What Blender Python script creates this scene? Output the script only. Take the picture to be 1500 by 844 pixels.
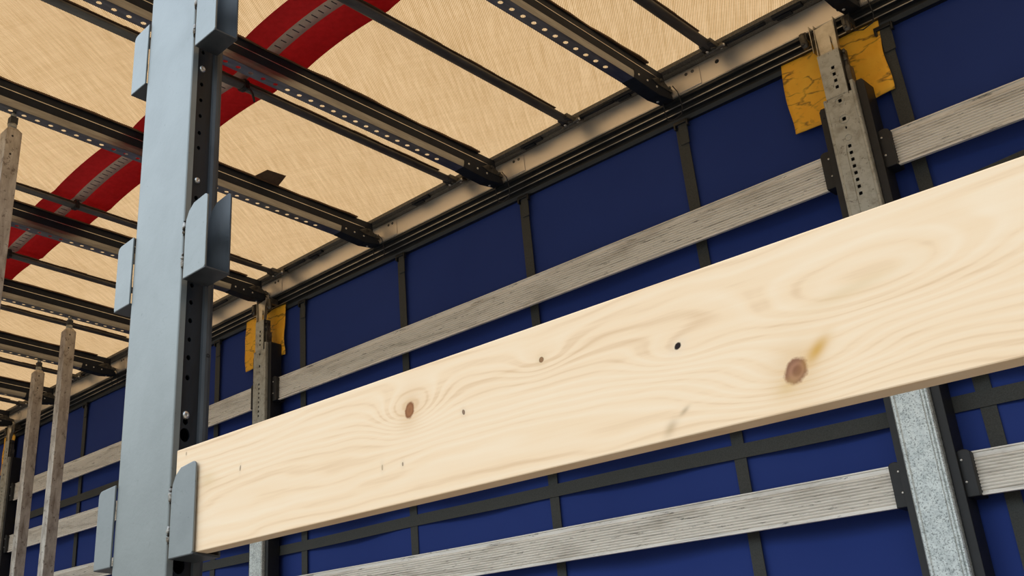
import bpy, bmesh, math, random
from math import sin, cos, pi, atan2, exp
from mathutils import Vector
random.seed(7)
for o in list(bpy.data.objects): bpy.data.objects.remove(o)
SC = bpy.context.scene
COL = SC.collection
Z0 = 1.6                                   # eye height above the ground

# ---------------------------------------------------------------- camera
cam = bpy.data.cameras.new('camera')
cam.sensor_fit = 'HORIZONTAL'; cam.sensor_width = 36.0; cam.lens = 37.501
cam.shift_x = 0.20113; cam.shift_y = 0.0016
cam.clip_start = 0.02; cam.clip_end = 400
camo = bpy.data.objects.new('camera', cam); COL.objects.link(camo)
camo.location = (0, 0, Z0)
camo.rotation_euler = (1.98024635, -0.00159752, 0.88373049)
SC.camera = camo

# ---------------------------------------------------------------- light
EXPOSURE = 0.0
SUN = 1.65
SKY = 1.5
TARP_T = (0.72, 0.425, 0.185)
TARP_D = (0.58, 0.41, 0.23)
SC.view_settings.view_transform = 'Standard'
SC.view_settings.look = 'None'
SC.view_settings.exposure = EXPOSURE
SC.view_settings.gamma = 1.0
SC.view_settings.use_curve_mapping = False

w = bpy.data.worlds.new('sky'); SC.world = w; w.use_nodes = True
nt = w.node_tree; nt.nodes.clear()
out = nt.nodes.new('ShaderNodeOutputWorld'); bg = nt.nodes.new('ShaderNodeBackground')
tc = nt.nodes.new('ShaderNodeTexCoord'); sx = nt.nodes.new('ShaderNodeSeparateXYZ')
rp = nt.nodes.new('ShaderNodeValToRGB'); cr = rp.color_ramp
nt.links.new(tc.outputs['Generated'], sx.inputs[0])
mr = nt.nodes.new('ShaderNodeMapRange'); mr.inputs['From Min'].default_value = -1; mr.inputs['From Max'].default_value = 1
nt.links.new(sx.outputs['Z'], mr.inputs['Value']); nt.links.new(mr.outputs['Result'], rp.inputs['Fac'])
cr.elements[0].position = 0.0; cr.elements[0].color = (.10, .10, .095, 1)
cr.elements[1].position = 1.0; cr.elements[1].color = (.62, .78, 1.0, 1)
for p_, c_ in ((.497, (.16, .14, .115, 1)), (.55, (.22, .245, .235, 1)), (.62, (.60, .66, .69, 1)), (.74, (.84, .97, 1.10, 1))):
    e_ = cr.elements.new(p_); e_.color = c_
# the open side (-y) faces the bright part of the sky, the rear (+x) a hazier darker part
vd = nt.nodes.new('ShaderNodeVectorMath'); vd.operation = 'DOT_PRODUCT'; vd.inputs[1].default_value = (-.80, -.60, 0)
nt.links.new(tc.outputs['Generated'], vd.inputs[0])
mr2 = nt.nodes.new('ShaderNodeMapRange'); mr2.interpolation_type = 'SMOOTHSTEP'
mr2.inputs['From Min'].default_value = -.75; mr2.inputs['From Max'].default_value = .45
mr2.inputs['To Min'].default_value = .22 * SKY; mr2.inputs['To Max'].default_value = 1.9 * SKY
nt.links.new(vd.outputs['Value'], mr2.inputs['Value'])
nt.links.new(rp.outputs['Color'], bg.inputs['Color']); nt.links.new(mr2.outputs['Result'], bg.inputs['Strength'])
nt.links.new(bg.outputs[0], out.inputs['Surface'])

sl = bpy.data.lights.new('sun', 'SUN'); sl.energy = SUN; sl.angle = math.radians(3); sl.color = (1, .95, .87)
so = bpy.data.objects.new('sun', sl); COL.objects.link(so)
so.location = (0, 8, 14)
so.rotation_euler = Vector((0.25, .62, 1.0)).to_track_quat('Z', 'Y').to_euler()   # high, from behind the closed side

# ---------------------------------------------------------------- materials
def newmat(name):
    m = bpy.data.materials.new(name); m.use_nodes = True
    return m, m.node_tree, m.node_tree.nodes['Principled BSDF']
class G:
    """small node-maths helper"""
    def __init__(s, nt): s.nt = nt
    def n(s, t, **k):
        x = s.nt.nodes.new(t)
        for a, b in k.items(): setattr(x, a, b)
        return x
    def L(s, a, b): s.nt.links.new(a, b)
    def m(s, op, a, b=None, c=None):
        x = s.n('ShaderNodeMath', operation=op)
        for i, v in enumerate((a, b, c)):
            if v is None: continue
            if isinstance(v, (int, float)): x.inputs[i].default_value = v
            else: s.L(v, x.inputs[i])
        return x.outputs[0]
    def coords(s, kind='Object', scale=(1, 1, 1), rot=(0, 0, 0), loc=(0, 0, 0)):
        t = s.n('ShaderNodeTexCoord'); mp = s.n('ShaderNodeMapping')
        mp.inputs['Scale'].default_value = scale; mp.inputs['Rotation'].default_value = rot; mp.inputs['Location'].default_value = loc
        s.L(t.outputs[kind], mp.inputs[0]); return mp.outputs[0]
    def noise(s, vec, scale, detail=3, rough=.55, dist=0):
        x = s.n('ShaderNodeTexNoise'); x.inputs['Scale'].default_value = scale; x.inputs['Detail'].default_value = detail
        x.inputs['Roughness'].default_value = rough; x.inputs['Distortion'].default_value = dist
        s.L(vec, x.inputs['Vector']); return x.outputs['Fac']
    def ramp(s, fac, stops, interp='LINEAR'):
        x = s.n('ShaderNodeValToRGB'); r = x.color_ramp; r.interpolation = interp
        r.elements[0].position, r.elements[0].color = stops[0][0], (*stops[0][1], 1)
        r.elements[1].position, r.elements[1].color = stops[-1][0], (*stops[-1][1], 1)
        for p, c in stops[1:-1]:
            e = r.elements.new(p); e.color = (*c, 1)
        s.L(fac, x.inputs['Fac']); return x.outputs['Color']
    def mix(s, fac, a, b, mode='MIX'):
        x = s.n('ShaderNodeMix', data_type='RGBA', blend_type=mode)
        if isinstance(fac, (int, float)): x.inputs[0].default_value = fac
        else: s.L(fac, x.inputs[0])
        for i, v in ((6, a), (7, b)):
            if isinstance(v, tuple): x.inputs[i].default_value = (*v, 1)
            else: s.L(v, x.inputs[i])
        return x.outputs[2]
    def bump(s, h, strength, dist, bsdf):
        x = s.n('ShaderNodeBump'); x.inputs['Strength'].default_value = strength; x.inputs['Distance'].default_value = dist
        s.L(h, x.inputs['Height']); s.L(x.outputs[0], bsdf.inputs['Normal'])
def sm(v): return (v, v, v)

def metal(name, base, dark, rough=.45, metallic=.6, scale=14, amount=(.35, .72), stretch=(1, 1, 1), speck=None, bump=.12, kind='Object'):
    m, nt, b = newmat(name); g = G(nt)
    co = g.coords(kind, stretch)
    n1 = g.noise(co, scale, 5, .65, .3)
    c = g.ramp(n1, [(amount[0], dark), (amount[1], base)])
    if speck:
        n2 = g.noise(g.coords(kind), speck[0], 3, .7)
        f = g.ramp(n2, [(speck[1], sm(1)), (speck[1] + .06, sm(0))])
        c = g.mix(g.m('MULTIPLY', f, speck[2]), c, speck[3])
    g.L(c, b.inputs['Base Color'])
    b.inputs['Metallic'].default_value = metallic
    r = g.m('MULTIPLY_ADD', n1, .3, rough - .12); g.L(r, b.inputs['Roughness'])
    g.bump(g.noise(co, scale * 4, 4), bump, .002, b)
    return m

def plain(name, col, rough=.6, metallic=0, nscale=20, var=.25, bump=.05):
    m, nt, b = newmat(name); g = G(nt)
    n1 = g.noise(g.coords('Object'), nscale, 4, .6)
    d = tuple(x * (1 - var) for x in col); l = tuple(min(1, x * (1 + var)) for x in col)
    g.L(g.ramp(n1, [(.3, d), (.7, l)]), b.inputs['Base Color'])
    b.inputs['Roughness'].default_value = rough; b.inputs['Metallic'].default_value = metallic
    if bump: g.bump(n1, bump, .002, b)
    return m

M = {}
M['bow'] = metal('galvanised_bow', (.36, .37, .37), (.20, .20, .21), rough=.34, metallic=.95, scale=5, stretch=(8, 1, 8))
M['bow_dark'] = plain('dark_bow_trim', (.010, .013, .020), .62)  # dark fittings; on the bow's side strip it stands in for groove shade
M['bow_dark'].node_tree.nodes['Principled BSDF'].inputs['Specular IOR Level'].default_value = .2
M['bow_lip'] = plain('aluminium_lip', (.62, .6, .56), .3, .9)
M['rod'] = metal('weathered_rod', (.20, .19, .17), (.10, .09, .08), rough=.5, metallic=.6, scale=6, stretch=(4, 1, 4))
M['hem'] = plain('brown_fabric_hem', (.13, .075, .04), .85)
M['bracket'] = metal('dirty_bracket_steel', (.17, .16, .14), (.05, .048, .045), rough=.45, metallic=.7, scale=30)
M['bright_bolt'] = plain('zinc_bolt', (.62, .6, .56), .3, .85)
M['cord'] = plain('black_cord', (.012, .012, .014), .6)
M['galv'] = metal('spangled_galvanised_steel', (.66, .71, .70), (.42, .46, .46), rough=.42, metallic=.45, scale=60, amount=(.3, .6),
                  speck=(240, .40, .75, (.12, .14, .14)))
M['galv_plate'] = metal('grey_galvanised_plate', (.47, .48, .44), (.27, .26, .22), rough=.5, metallic=.35, scale=28, amount=(.28, .55),
                        speck=(90, .33, .6, (.10, .09, .07)))
M['galv_bright'] = metal('bright_fork_steel', (.66, .64, .58), (.40, .38, .33), rough=.3, metallic=.85, scale=20)
M['black'] = plain('black_powder_coat', (.008, .009, .011), .55, 0, 40, .3)
M['cantrail'] = metal('satin_cantrail', (.88, .82, .74), (.72, .66, .59), rough=.42, metallic=.75, scale=3.0, amount=(.25, .5), bump=.03)
M['seal'] = metal('grey_roof_seal', (.17, .155, .13), (.085, .078, .066), rough=.7, metallic=.1, scale=220, amount=(.4, .6))
M['track'] = plain('black_track', (.016, .018, .02), .35, .2)
M['trackline'] = plain('aluminium_track_line', (.45, .46, .47), .35, .8)
M['strap'] = plain('dark_webbing', (.045, .048, .045), .8, 0, 300, .3, .2)
M['interior'] = plain('dark_steel', (.03, .032, .034), .6)
M['deck'] = plain('worn_plywood_deck', (.28, .235, .19), .7, 0, 4, .4)
M['tie'] = plain('black_cable_tie', (.01, .01, .01), .5)
M['pole'] = metal('weathered_aluminium_pole', (.62, .58, .52), (.27, .22, .18), rough=.45, metallic=.5, scale=9, amount=(.3, .62), stretch=(3, 3, 1),
                  speck=(45, .35, .6, (.10, .07, .05)))

# foreground column paint: grey-blue, satin, fine scratches
def column_paint(name, base, dark, rough, scr=.3, metallic=.5):
    m, nt, b = newmat(name); g = G(nt)
    co = g.coords('Object')
    n1 = g.noise(co, 9, 5, .6, .4)
    c = g.ramp(n1, [(.30, dark), (.62, base)])
    v = g.n('ShaderNodeTexVoronoi', feature='DISTANCE_TO_EDGE'); v.inputs['Scale'].default_value = 24
    dn = g.n('ShaderNodeTexNoise'); dn.inputs['Scale'].default_value = 14
    g.L(co, dn.inputs['Vector'])
    mx = g.n('ShaderNodeMix', data_type='VECTOR'); mx.inputs[0].default_value = .12
    g.L(co, mx.inputs[4]); g.L(dn.outputs['Color'], mx.inputs[5]); g.L(mx.outputs[1], v.inputs['Vector'])
    line = g.ramp(v.outputs['Distance'], [(.0, sm(1)), (.012, sm(0))])
    mask = g.ramp(g.noise(co, 26, 3, .6), [(.56, sm(0)), (.66, sm(1))])
    f = g.m('MULTIPLY', g.m('MULTIPLY', line, mask), scr)
    c = g.mix(f, c, tuple(x * .45 for x in base))
    n3 = g.noise(co, 130, 2, .5)
    dots = g.ramp(n3, [(.24, sm(1)), (.29, sm(0))])
    c = g.mix(g.m('MULTIPLY', dots, .35), c, tuple(x * .4 for x in base))
    g.L(c, b.inputs['Base Color']); b.inputs['Roughness'].default_value = rough; b.inputs['Metallic'].default_value = metallic
    g.bump(g.noise(co, 160, 3, .6), .10, .0015, b)
    return m
M['paint'] = column_paint('grey_column_paint', (.222, .232, .220), (.188, .197, .186), .38, metallic=.45)
M['paint_dull'] = column_paint('grey_pocket_paint', (.205, .216, .208), (.165, .175, .170), .42, .5, .4)
M['shaded_grime'] = metal('shaded_grimy_web', (.013, .019, .027), (.005, .006, .008), rough=.5, metallic=.2, scale=22, amount=(.36, .62), stretch=(1, 1, .25), bump=.4)  # shade of the column's side face painted near black, plus grime smears
M['flange'] = metal('shaded_grey_flange', (.075, .083, .09), (.032, .036, .042), rough=.4, metallic=.3, scale=14, amount=(.3, .6), stretch=(1, 1, .3))  # column grey darkened: shade of the side and pocket insides put into the colour
M['weld'] = metal('weld_metal', (.42, .40, .36), (.14, .10, .07), rough=.3, metallic=.7, scale=90, bump=.5)

# blue curtain
m, nt, b = newmat('blue_curtain_tarpaulin'); g = G(nt); M['curtain'] = m
co = g.coords('Object')
g.L(g.ramp(g.noise(co, .9, 4, .6), [(.3, (.020, .042, .200)), (.7, (.025, .052, .235))]), b.inputs['Base Color'])
b.inputs['Roughness'].default_value = .7
b.inputs['Specular IOR Level'].default_value = .12
g.bump(g.noise(co, 1.6, 2, .5), .35, .03, b)

# translucent roof tarpaulin with a diagonal net weave
def tarp_mat(name, T, D, weave=True):
    m, nt, b = newmat(name); g = G(nt); nt.nodes.remove(b)
    o = nt.nodes['Material Output']
    tcn = g.n('ShaderNodeTexCoord'); sp = g.n('ShaderNodeSeparateXYZ'); g.L(tcn.outputs['Object'], sp.inputs[0])
    x, y = sp.outputs[0], sp.outputs[1]
    dx, dy = -.499, .867                     # yarn direction
    across = g.m('ADD', g.m('MULTIPLY', x, dy), g.m('MULTIPLY', y, -dx))
    along = g.m('ADD', g.m('MULTIPLY', x, dx), g.m('MULTIPLY', y, dy))
    cb = g.n('ShaderNodeCombineXYZ'); g.L(across, cb.inputs[0]); g.L(g.m('MULTIPLY', along, .05), cb.inputs[1])
    cb2 = g.n('ShaderNodeCombineXYZ'); g.L(along, cb2.inputs[0]); g.L(g.m('MULTIPLY', across, .05), cb2.inputs[1])
    fac = g.m('MULTIPLY_ADD', g.m('SINE', g.m('MULTIPLY', across, 2 * pi / .0058)), .33, .5)
    fac = g.m('ADD', fac, g.m('MULTIPLY', g.m('SINE', g.m('MULTIPLY', along, 2 * pi / .0085)), .06))
    fac = g.m('ADD', fac, g.m('MULTIPLY_ADD', g.noise(cb.outputs[0], 95, 3, .65), .80, -.40))
    fac = g.m('ADD', fac, g.m('MULTIPLY_ADD', g.noise(cb2.outputs[0], 60, 3, .65), .26, -.13))
    fac = g.m('ADD', fac, g.m('MULTIPLY_ADD', g.noise(tcn.outputs['Object'], 1.6, 4, .6), .20, -.10))
    def sc(c, k): return tuple(min(1, v * k) for v in c)
    ct = g.ramp(fac, [(.22, (T[0] * .60, T[1] * .53, T[2] * .42)), (.5, T), (.80, (min(1, T[0] * 1.22), min(1, T[1] * 1.32), T[2] * 1.62))])
    cd = g.ramp(fac, [(.2, sc(D, .7)), (.8, sc(D, 1.25))])
    tr = g.n('ShaderNodeBsdfTranslucent'); df = g.n('ShaderNodeBsdfDiffuse'); mx = g.n('ShaderNodeMixShader')
    mx.inputs[0].default_value = .55
    g.L(ct, tr.inputs['Color']); g.L(cd, df.inputs['Color'])
    g.L(df.outputs[0], mx.inputs[1]); g.L(tr.outputs[0], mx.inputs[2]); g.L(mx.outputs[0], o.inputs['Surface'])
    return m
M['tarp'] = tarp_mat('tan_net_roof_tarpaulin', TARP_T, TARP_D)

def translucent(name, T, D, f):
    m, nt, b = newmat(name); g = G(nt); nt.nodes.remove(b); o = nt.nodes['Material Output']
    n1 = g.noise(g.coords('Object'), 40, 3, .6)
    tr = g.n('ShaderNodeBsdfTranslucent'); df = g.n('ShaderNodeBsdfDiffuse'); mx = g.n('ShaderNodeMixShader'); mx.inputs[0].default_value = f
    g.L(g.ramp(n1, [(.3, tuple(x * .85 for x in T)), (.7, T)]), tr.inputs['Color'])
    g.L(g.ramp(n1, [(.3, tuple(x * .85 for x in D)), (.7, D)]), df.inputs['Color'])
    g.L(df.outputs[0], mx.inputs[1]); g.L(tr.outputs[0], mx.inputs[2]); g.L(mx.outputs[0], o.inputs['Surface'])
    return m
M['red'] = translucent('red_strap_cloth', (.85, .12, .14), (.50, .05, .058), .5)
M['white_web'] = translucent('grey_white_webbing', (.88, .78, .64), (.84, .76, .62), .45)
M['stitch'] = plain('dark_stitch', (.03, .028, .03), .7)

# yellow patch
m, nt, b = newmat('yellow_patch_vinyl'); g = G(nt); M['yellow'] = m
co = g.coords('Object'); c = g.ramp(g.noise(co, 9, 4, .6), [(.3, (.90, .42, .016)), (.7, (1.0, .56, .04))])
v = g.n('ShaderNodeTexVoronoi', feature='DISTANCE_TO_EDGE'); v.inputs['Scale'].default_value = 1
mp = g.coords('Object', (13, 13, 34), (0, .35, 0))
dn = g.n('ShaderNodeTexNoise'); dn.inputs['Scale'].default_value = 1.4; g.L(mp, dn.inputs['Vector'])
mx = g.n('ShaderNodeMix', data_type='VECTOR'); mx.inputs[0].default_value = .5
g.L(mp, mx.inputs[4]); g.L(dn.outputs['Color'], mx.inputs[5]); g.L(mx.outputs[1], v.inputs['Vector'])
ln = g.ramp(v.outputs['Distance'], [(0, sm(1)), (.05, sm(0))])
mk = g.ramp(g.noise(co, 11, 3, .6), [(.42, sm(0)), (.54, sm(1))])
c = g.mix(g.m('MULTIPLY', g.m('MULTIPLY', ln, mk), .8), c, (.10, .045, .01))
c = g.mix(g.m('MULTIPLY', g.ramp(g.noise(co, 26, 4, .7), [(.60, sm(0)), (.72, sm(1))]), .5), c, (.22, .10, .015))
g.L(c, b.inputs['Base Color']); b.inputs['Roughness'].default_value = .55
g.bump(g.noise(co, 14, 4, .6), .5, .006, b)

# ribbed aluminium lath, weathered
m, nt, b = newmat('weathered_ribbed_aluminium'); g = G(nt); M['lath'] = m
co = g.coords('Object', (1.2, 6, 9)); co2 = g.coords('Object', (4, 20, 26))
n1 = g.noise(co, 1.7, 6, .7, .5); n2 = g.noise(co2, 3.2, 6, .75)
c = g.ramp(n1, [(.28, (.50, .46, .40)), (.50, (.86, .83, .77))])
f = g.ramp(n2, [(.36, sm(1)), (.41, sm(0))])
c = g.mix(g.m('MULTIPLY', f, .7), c, (.06, .055, .045))
n4 = g.noise(g.coords('Object', (.9, 4, 30)), 2.2, 5, .7)
c = g.mix(g.m('MULTIPLY', g.ramp(n4, [(.56, sm(0)), (.70, sm(1))]), .5), c, (.15, .12, .09))
g.L(c, b.inputs['Base Color']); b.inputs['Roughness'].default_value = .45; b.inputs['Metallic'].default_value = .06
g.bump(n2, .08, .002, b)

# spruce board: knots and grain in board coordinates (object x along, z up)
m, nt, b = newmat('fresh_spruce_board'); g = G(nt); M['spruce'] = m
tcn = g.n('ShaderNodeTexCoord'); sp = g.n('ShaderNodeSeparateXYZ'); g.L(tcn.outputs['Object'], sp.inputs[0])
X, ZZ = sp.outputs[0], sp.outputs[2]
wn = g.noise(g.coords('Object', (1.4, 5, 5)), 2.2, 3, .5)
def gauss(cx, cz, lx, lz, ang=0):
    ddx = g.m('SUBTRACT', X, cx); ddz = g.m('SUBTRACT', ZZ, cz)
    if ang:
        ca, sa = cos(ang), sin(ang)
        ax = g.m('ADD', g.m('MULTIPLY', ddx, ca), g.m('MULTIPLY', ddz, sa)); az = g.m('SUBTRACT', g.m('MULTIPLY', ddz, ca), g.m('MULTIPLY', ddx, sa))
    else: ax, az = ddx, ddz
    r2 = g.m('ADD', g.m('POWER', g.m('ABSOLUTE', g.m('DIVIDE', ax, lx)), 2), g.m('POWER', g.m('ABSOLUTE', g.m('DIVIDE', az, lz)), 2))
    return g.m('EXPONENT', g.m('MULTIPLY', r2, -1)), r2
field = g.m('ADD', ZZ, g.m('MULTIPLY_ADD', wn, .05, -.025))
for cx, cz, lx, lz, a in ((-.750, .324, .045, .022, .055), (-.3476, .260, .07, .024, .05), (-.441, .300, .05, .018, .03), (-.578, .331, .04, .015, .025),
                          (-.285, .308, .12, .030, .06), (-1.00, .30, .16, .03, -.035), (-.62, .27, .18, .02, -.02), (-.12, .26, .15, .03, .03)):
    e_, _ = gauss(cx, cz, lx, lz); field = g.m('ADD', field, g.m('MULTIPLY', e_, a))
wave = g.m('SINE', g.m('MULTIPLY', field, 2 * pi / .0115))
wave2 = g.m('SINE', g.m('MULTIPLY', field, 2 * pi / .0047))
fn = g.noise(g.coords('Object', (1.5, 20, 60)), 5, 4, .6)
soft = g.noise(g.coords('Object', (1.2, 6, 22)), 3.2, 4, .6)
gr = g.m('ADD', g.m('MULTIPLY_ADD', wave, .13, .5), g.m('ADD', g.m('MULTIPLY', wave2, .035), g.m('MULTIPLY_ADD', fn, .35, -.175)))
gr = g.m('ADD', gr, g.m('MULTIPLY_ADD', soft, .55, -.275))
big = g.noise(g.coords('Object', (2, 10, 12)), 1.6, 3, .5)
gr = g.m('ADD', gr, g.m('MULTIPLY_ADD', big, .5, -.25))
c = g.ramp(gr, [(.16, (.80, .53, .31)), (.42, (.93, .665, .42)), (.82, (.96, .73, .50))])
def knot(c, cx, cz, rx, rz, ang, halo, core, k=1.0):
    e1, _ = gauss(cx, cz, rx * 2.1, rz * 1.9, ang)
    c = g.mix(g.m('MULTIPLY', e1, .42 * k), c, halo)
    _, r2 = gauss(cx, cz, rx, rz, ang)
    inside = g.ramp(g.m('ADD', r2, g.m('MULTIPLY_ADD', g.noise(tcn.outputs['Object'], 160, 3, .6), 1.0, -.5)), [(.55, sm(1)), (1.15, sm(0))])
    ring = g.m('MULTIPLY_ADD', g.m('SINE', g.m('MULTIPLY', r2, 9)), .5, .5)
    cc = g.mix(g.m('MULTIPLY', ring, .45), core, tuple(min(1, v * 1.7) for v in core))
    return g.mix(g.m('MULTIPLY', inside, k), c, cc)
c = knot(c, -.7504, .3238, .0070, .0102, -.25, (.64, .36, .15), (.27, .11, .045))
c = knot(c, -.3480, .2590, .0092, .0122, -.55, (.66, .38, .14), (.29, .135, .075))
_, r2c = gauss(-.3470, .2590, .0042, .0055, -.55); c = g.mix(g.m('MULTIPLY', g.ramp(r2c, [(.3, sm(1)), (1.2, sm(0))]), .6), c, (.20, .075, .04))
e1, _ = gauss(-.3300, .2705, .0125, .0050, .75); c = g.mix(g.m('MULTIPLY', e1, .85), c, (.66, .34, .06))
e1, _ = gauss(-.356, .249, .010, .0055, .5); c = g.mix(g.m('MULTIPLY', e1, .35), c, (.68, .42, .14))
c = knot(c, -.5779, .3314, .0030, .0030, 0, (.70, .48, .26), (.25, .13, .06))
c = knot(c, -.4400, .3050, .0040, .0030, .6, (.80, .62, .45), (.02, .012, .01))
c = knot(c, -.6767, .3044, .0020, .0030, .3, (.70, .50, .33), (.17, .10, .06), .9)
c = knot(c, -1.0456, .3194, .0012, .0038, -.1, (.7, .5, .33), (.16, .10, .06), .8)
c = knot(c, -.7935, .2720, .0014, .0036, 0, (.7, .52, .35), (.35, .23, .13), .7)
c = knot(c, -.7632, .2697, .0014, .0026, 0, (.7, .52, .35), (.20, .13, .08), .8)
e1, _ = gauss(-.4564, .2395, .0075, .0040, .8); c = g.mix(g.m('MULTIPLY', e1, .6), c, (.50, .33, .18))
e1, _ = gauss(-.4421, .2506, .0050, .0020, .6); c = g.mix(g.m('MULTIPLY', e1, .6), c, (.42, .28, .16))
c = knot(c, -1.1683, .3622, .0012, .0026, 0, (.7, .5, .33), (.30, .18, .10), .8)
e1, _ = gauss(-1.115, .318, .016, .010, 0); c = g.mix(g.m('MULTIPLY', e1, .4), c, (.72, .50, .25))
e1, _ = gauss(-.2950, .3085, .030, .0055, .15); c = g.mix(g.m('MULTIPLY', e1, .35), c, (.72, .49, .24))
g.L(c, b.inputs['Base Color']); b.inputs['Roughness'].default_value = .6; b.inputs['Specular IOR Level'].default_value = .06
g.bump(fn, .06, .001, b)

# ground
m, nt, b = newmat('concrete_yard'); g = G(nt); M['ground'] = m
g.L(g.ramp(g.noise(g.coords('Object'), .8, 6, .6), [(.3, (.19, .155, .115)), (.7, (.27, .225, .17))]), b.inputs['Base Color']); b.inputs['Roughness'].default_value = .9

# ---------------------------------------------------------------- mesh building
ORG = {}
def props(o, label=None, cat=None, group=None, kind=None):
    if label: o['label'] = label
    if cat: o['category'] = cat
    if group: o['group'] = group
    if kind: o['kind'] = kind
    return o
def empty(name, loc, label, cat, group=None, kind=None):
    o = bpy.data.objects.new(name, None); COL.objects.link(o)
    o.empty_display_size = .05
    o.location = (loc[0], loc[1], loc[2] + Z0); ORG[o] = Vector(loc)
    return props(o, label, cat, group, kind)
class MB:
    def __init__(s): s.v = []; s.f = []; s.sm = []
    def add(s, vs, fs, smooth=False):
        k = len(s.v); s.v += [tuple(p) for p in vs]; s.f += [tuple(i + k for i in f) for f in fs]; s.sm += [smooth] * len(fs); return s
    def box(s, x0, x1, y0, y1, z0, z1):
        vs = [(x, y, z) for x in (x0, x1) for y in (y0, y1) for z in (z0, z1)]
        return s.add(vs, [(0, 1, 3, 2), (4, 6, 7, 5), (0, 4, 5, 1), (2, 3, 7, 6), (0, 2, 6, 4), (1, 5, 7, 3)])
    def prism(s, pts, axis, a0, a1, smooth=False):
        def P(p, a):
            return (a, p[0], p[1]) if axis == 'x' else (p[0], a, p[1]) if axis == 'y' else (p[0], p[1], a)
        n = len(pts); vs = [P(p, a0) for p in pts] + [P(p, a1) for p in pts]
        s.add(vs, [(i, (i + 1) % n, n + (i + 1) % n, n + i) for i in range(n)], smooth)
        return s.add(vs, [tuple(range(n))[::-1], tuple(range(n, 2 * n))])
    def tube(s, path, r, n=8, caps=True):
        path = [Vector(p) for p in path]; rings = []
        up = Vector((0, 0, 1))
        for i, p in enumerate(path):
            d = (path[min(i + 1, len(path) - 1)] - path[max(i - 1, 0)]).normalized()
            a = d.cross(up)
            if a.length < .05: a = d.cross(Vector((1, 0, 0)))
            a.normalize(); bb = d.cross(a).normalized()
            rr = r[i] if isinstance(r, (list, tuple)) else r
            rings += [p + a * cos(2 * pi * k / n) * rr + bb * sin(2 * pi * k / n) * rr for k in range(n)]
        m_ = len(path)
        s.add(rings, [(i * n + k, i * n + (k + 1) % n, (i + 1) * n + (k + 1) % n, (i + 1) * n + k) for i in range(m_ - 1) for k in range(n)], True)
        if caps: s.add([rings[k] for k in range(n)] + [rings[(m_ - 1) * n + k] for k in range(n)], [tuple(range(n))[::-1], tuple(range(n, 2 * n))])
        return s
    def bolt(s, c, d, r, h=None, hexa=False):
        """domed head at c facing direction d"""
        h = h or r * .6; d = Vector(d).normalized(); c = Vector(c)
        a = d.cross(Vector((0, 0, 1)));
        if a.length < .1: a = d.cross(Vector((1, 0, 0)))
        a.normalize(); bb = d.cross(a); n = 6 if hexa else 14
        prof = [(1.0, -.3), (1.0, .35), (.85, .75), (.55, .97), (.28, 1.0), (.26, .7)]
        vs = [c + a * cos(2 * pi * k / n) * r * q + bb * sin(2 * pi * k / n) * r * q + d * h * t for q, t in prof for k in range(n)]
        s.add(vs, [(i * n + k, i * n + (k + 1) % n, (i + 1) * n + (k + 1) % n, (i + 1) * n + k) for i in range(len(prof) - 1) for k in range(n)], True)
        return s.add([vs[(len(prof) - 1) * n + k] for k in range(n)], [tuple(range(n))])
    def perf(s, O, U, V, N, w, cells, t):
        """plate spanned by U (width -w/2..w/2) and V, thickness t along -N; cells = (v0, v1, vc, ru, rv, uc, sides)"""
        O, U, V, N = map(Vector, (O, U, V, N))
        for (v0, v1, vc, ru, rv, uc, sides) in cells:
            if not ru:
                for off in (0, -t):
                    q = [O + U * a + V * b_ + N * off for a, b_ in ((-w / 2, v0), (w / 2, v0), (w / 2, v1), (-w / 2, v1))]
                    s.add(q, [(0, 1, 2, 3)])
                continue
            cs = [atan2(b_ - vc, a - uc) for a, b_ in ((w / 2, v0), (w / 2, v1), (-w / 2, v1), (-w / 2, v0))]
            ang = []
            for i in range(4):
                a0 = cs[i]; a1 = cs[(i + 1) % 4]
                while a1 < a0: a1 += 2 * pi
                ang += [a0 + (a1 - a0) * k / 5 for k in range(5)]
            outer, inner = [], []
            for a in ang:
                ca, sa = cos(a), sin(a); ts = []
                if abs(ca) > 1e-6: ts.append(((w / 2 if ca > 0 else -w / 2) - uc) / ca)
                if abs(sa) > 1e-6: ts.append(((v1 if sa > 0 else v0) - vc) / sa)
                T = min(t_ for t_ in ts if t_ > 0); outer.append((uc + ca * T, vc + sa * T))
                if sides == 4:
                    k = min(ru / max(abs(ca), 1e-6), rv / max(abs(sa), 1e-6)); inner.append((uc + ca * k, vc + sa * k))
                else: inner.append((uc + ca * ru, vc + sa * rv))
            n = len(ang)
            P = lambda p, off: O + U * p[0] + V * p[1] + N * off
            vs = [P(p, 0) for p in outer] + [P(p, 0) for p in inner] + [P(p, -t) for p in inner] + [P(p, -t) for p in outer]
            s.add(vs, [(j * n + i, j * n + (i + 1) % n, (j + 1) * n + (i + 1) % n, (j + 1) * n + i) for j in range(3) for i in range(n)])
        return s
    def build(s, name, mat, parent=None, org=None, bevel=0, seg=2, **kw):
        if parent is not None:
            org = ORG[parent]
        elif org is None:
            org = Vector([(min(p[i] for p in s.v) + max(p[i] for p in s.v)) / 2 for i in range(2)] + [min(p[2] for p in s.v)])
        org = Vector(org)
        me = bpy.data.meshes.new(name)
        me.from_pydata([tuple(Vector(p) - org) for p in s.v], [], s.f)
        for p_, q in zip(me.polygons, s.sm): p_.use_smooth = q
        bm = bmesh.new(); bm.from_mesh(me); bmesh.ops.remove_doubles(bm, verts=bm.verts, dist=1e-6)
        bmesh.ops.recalc_face_normals(bm, faces=bm.faces); bm.to_mesh(me); bm.free()
        me.materials.append(M[mat] if isinstance(mat, str) else mat)
        o = bpy.data.objects.new(name, me); COL.objects.link(o); ORG[o] = org
        if parent is not None: o.parent = parent
        else: o.location = (org.x, org.y, org.z + Z0)
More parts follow.
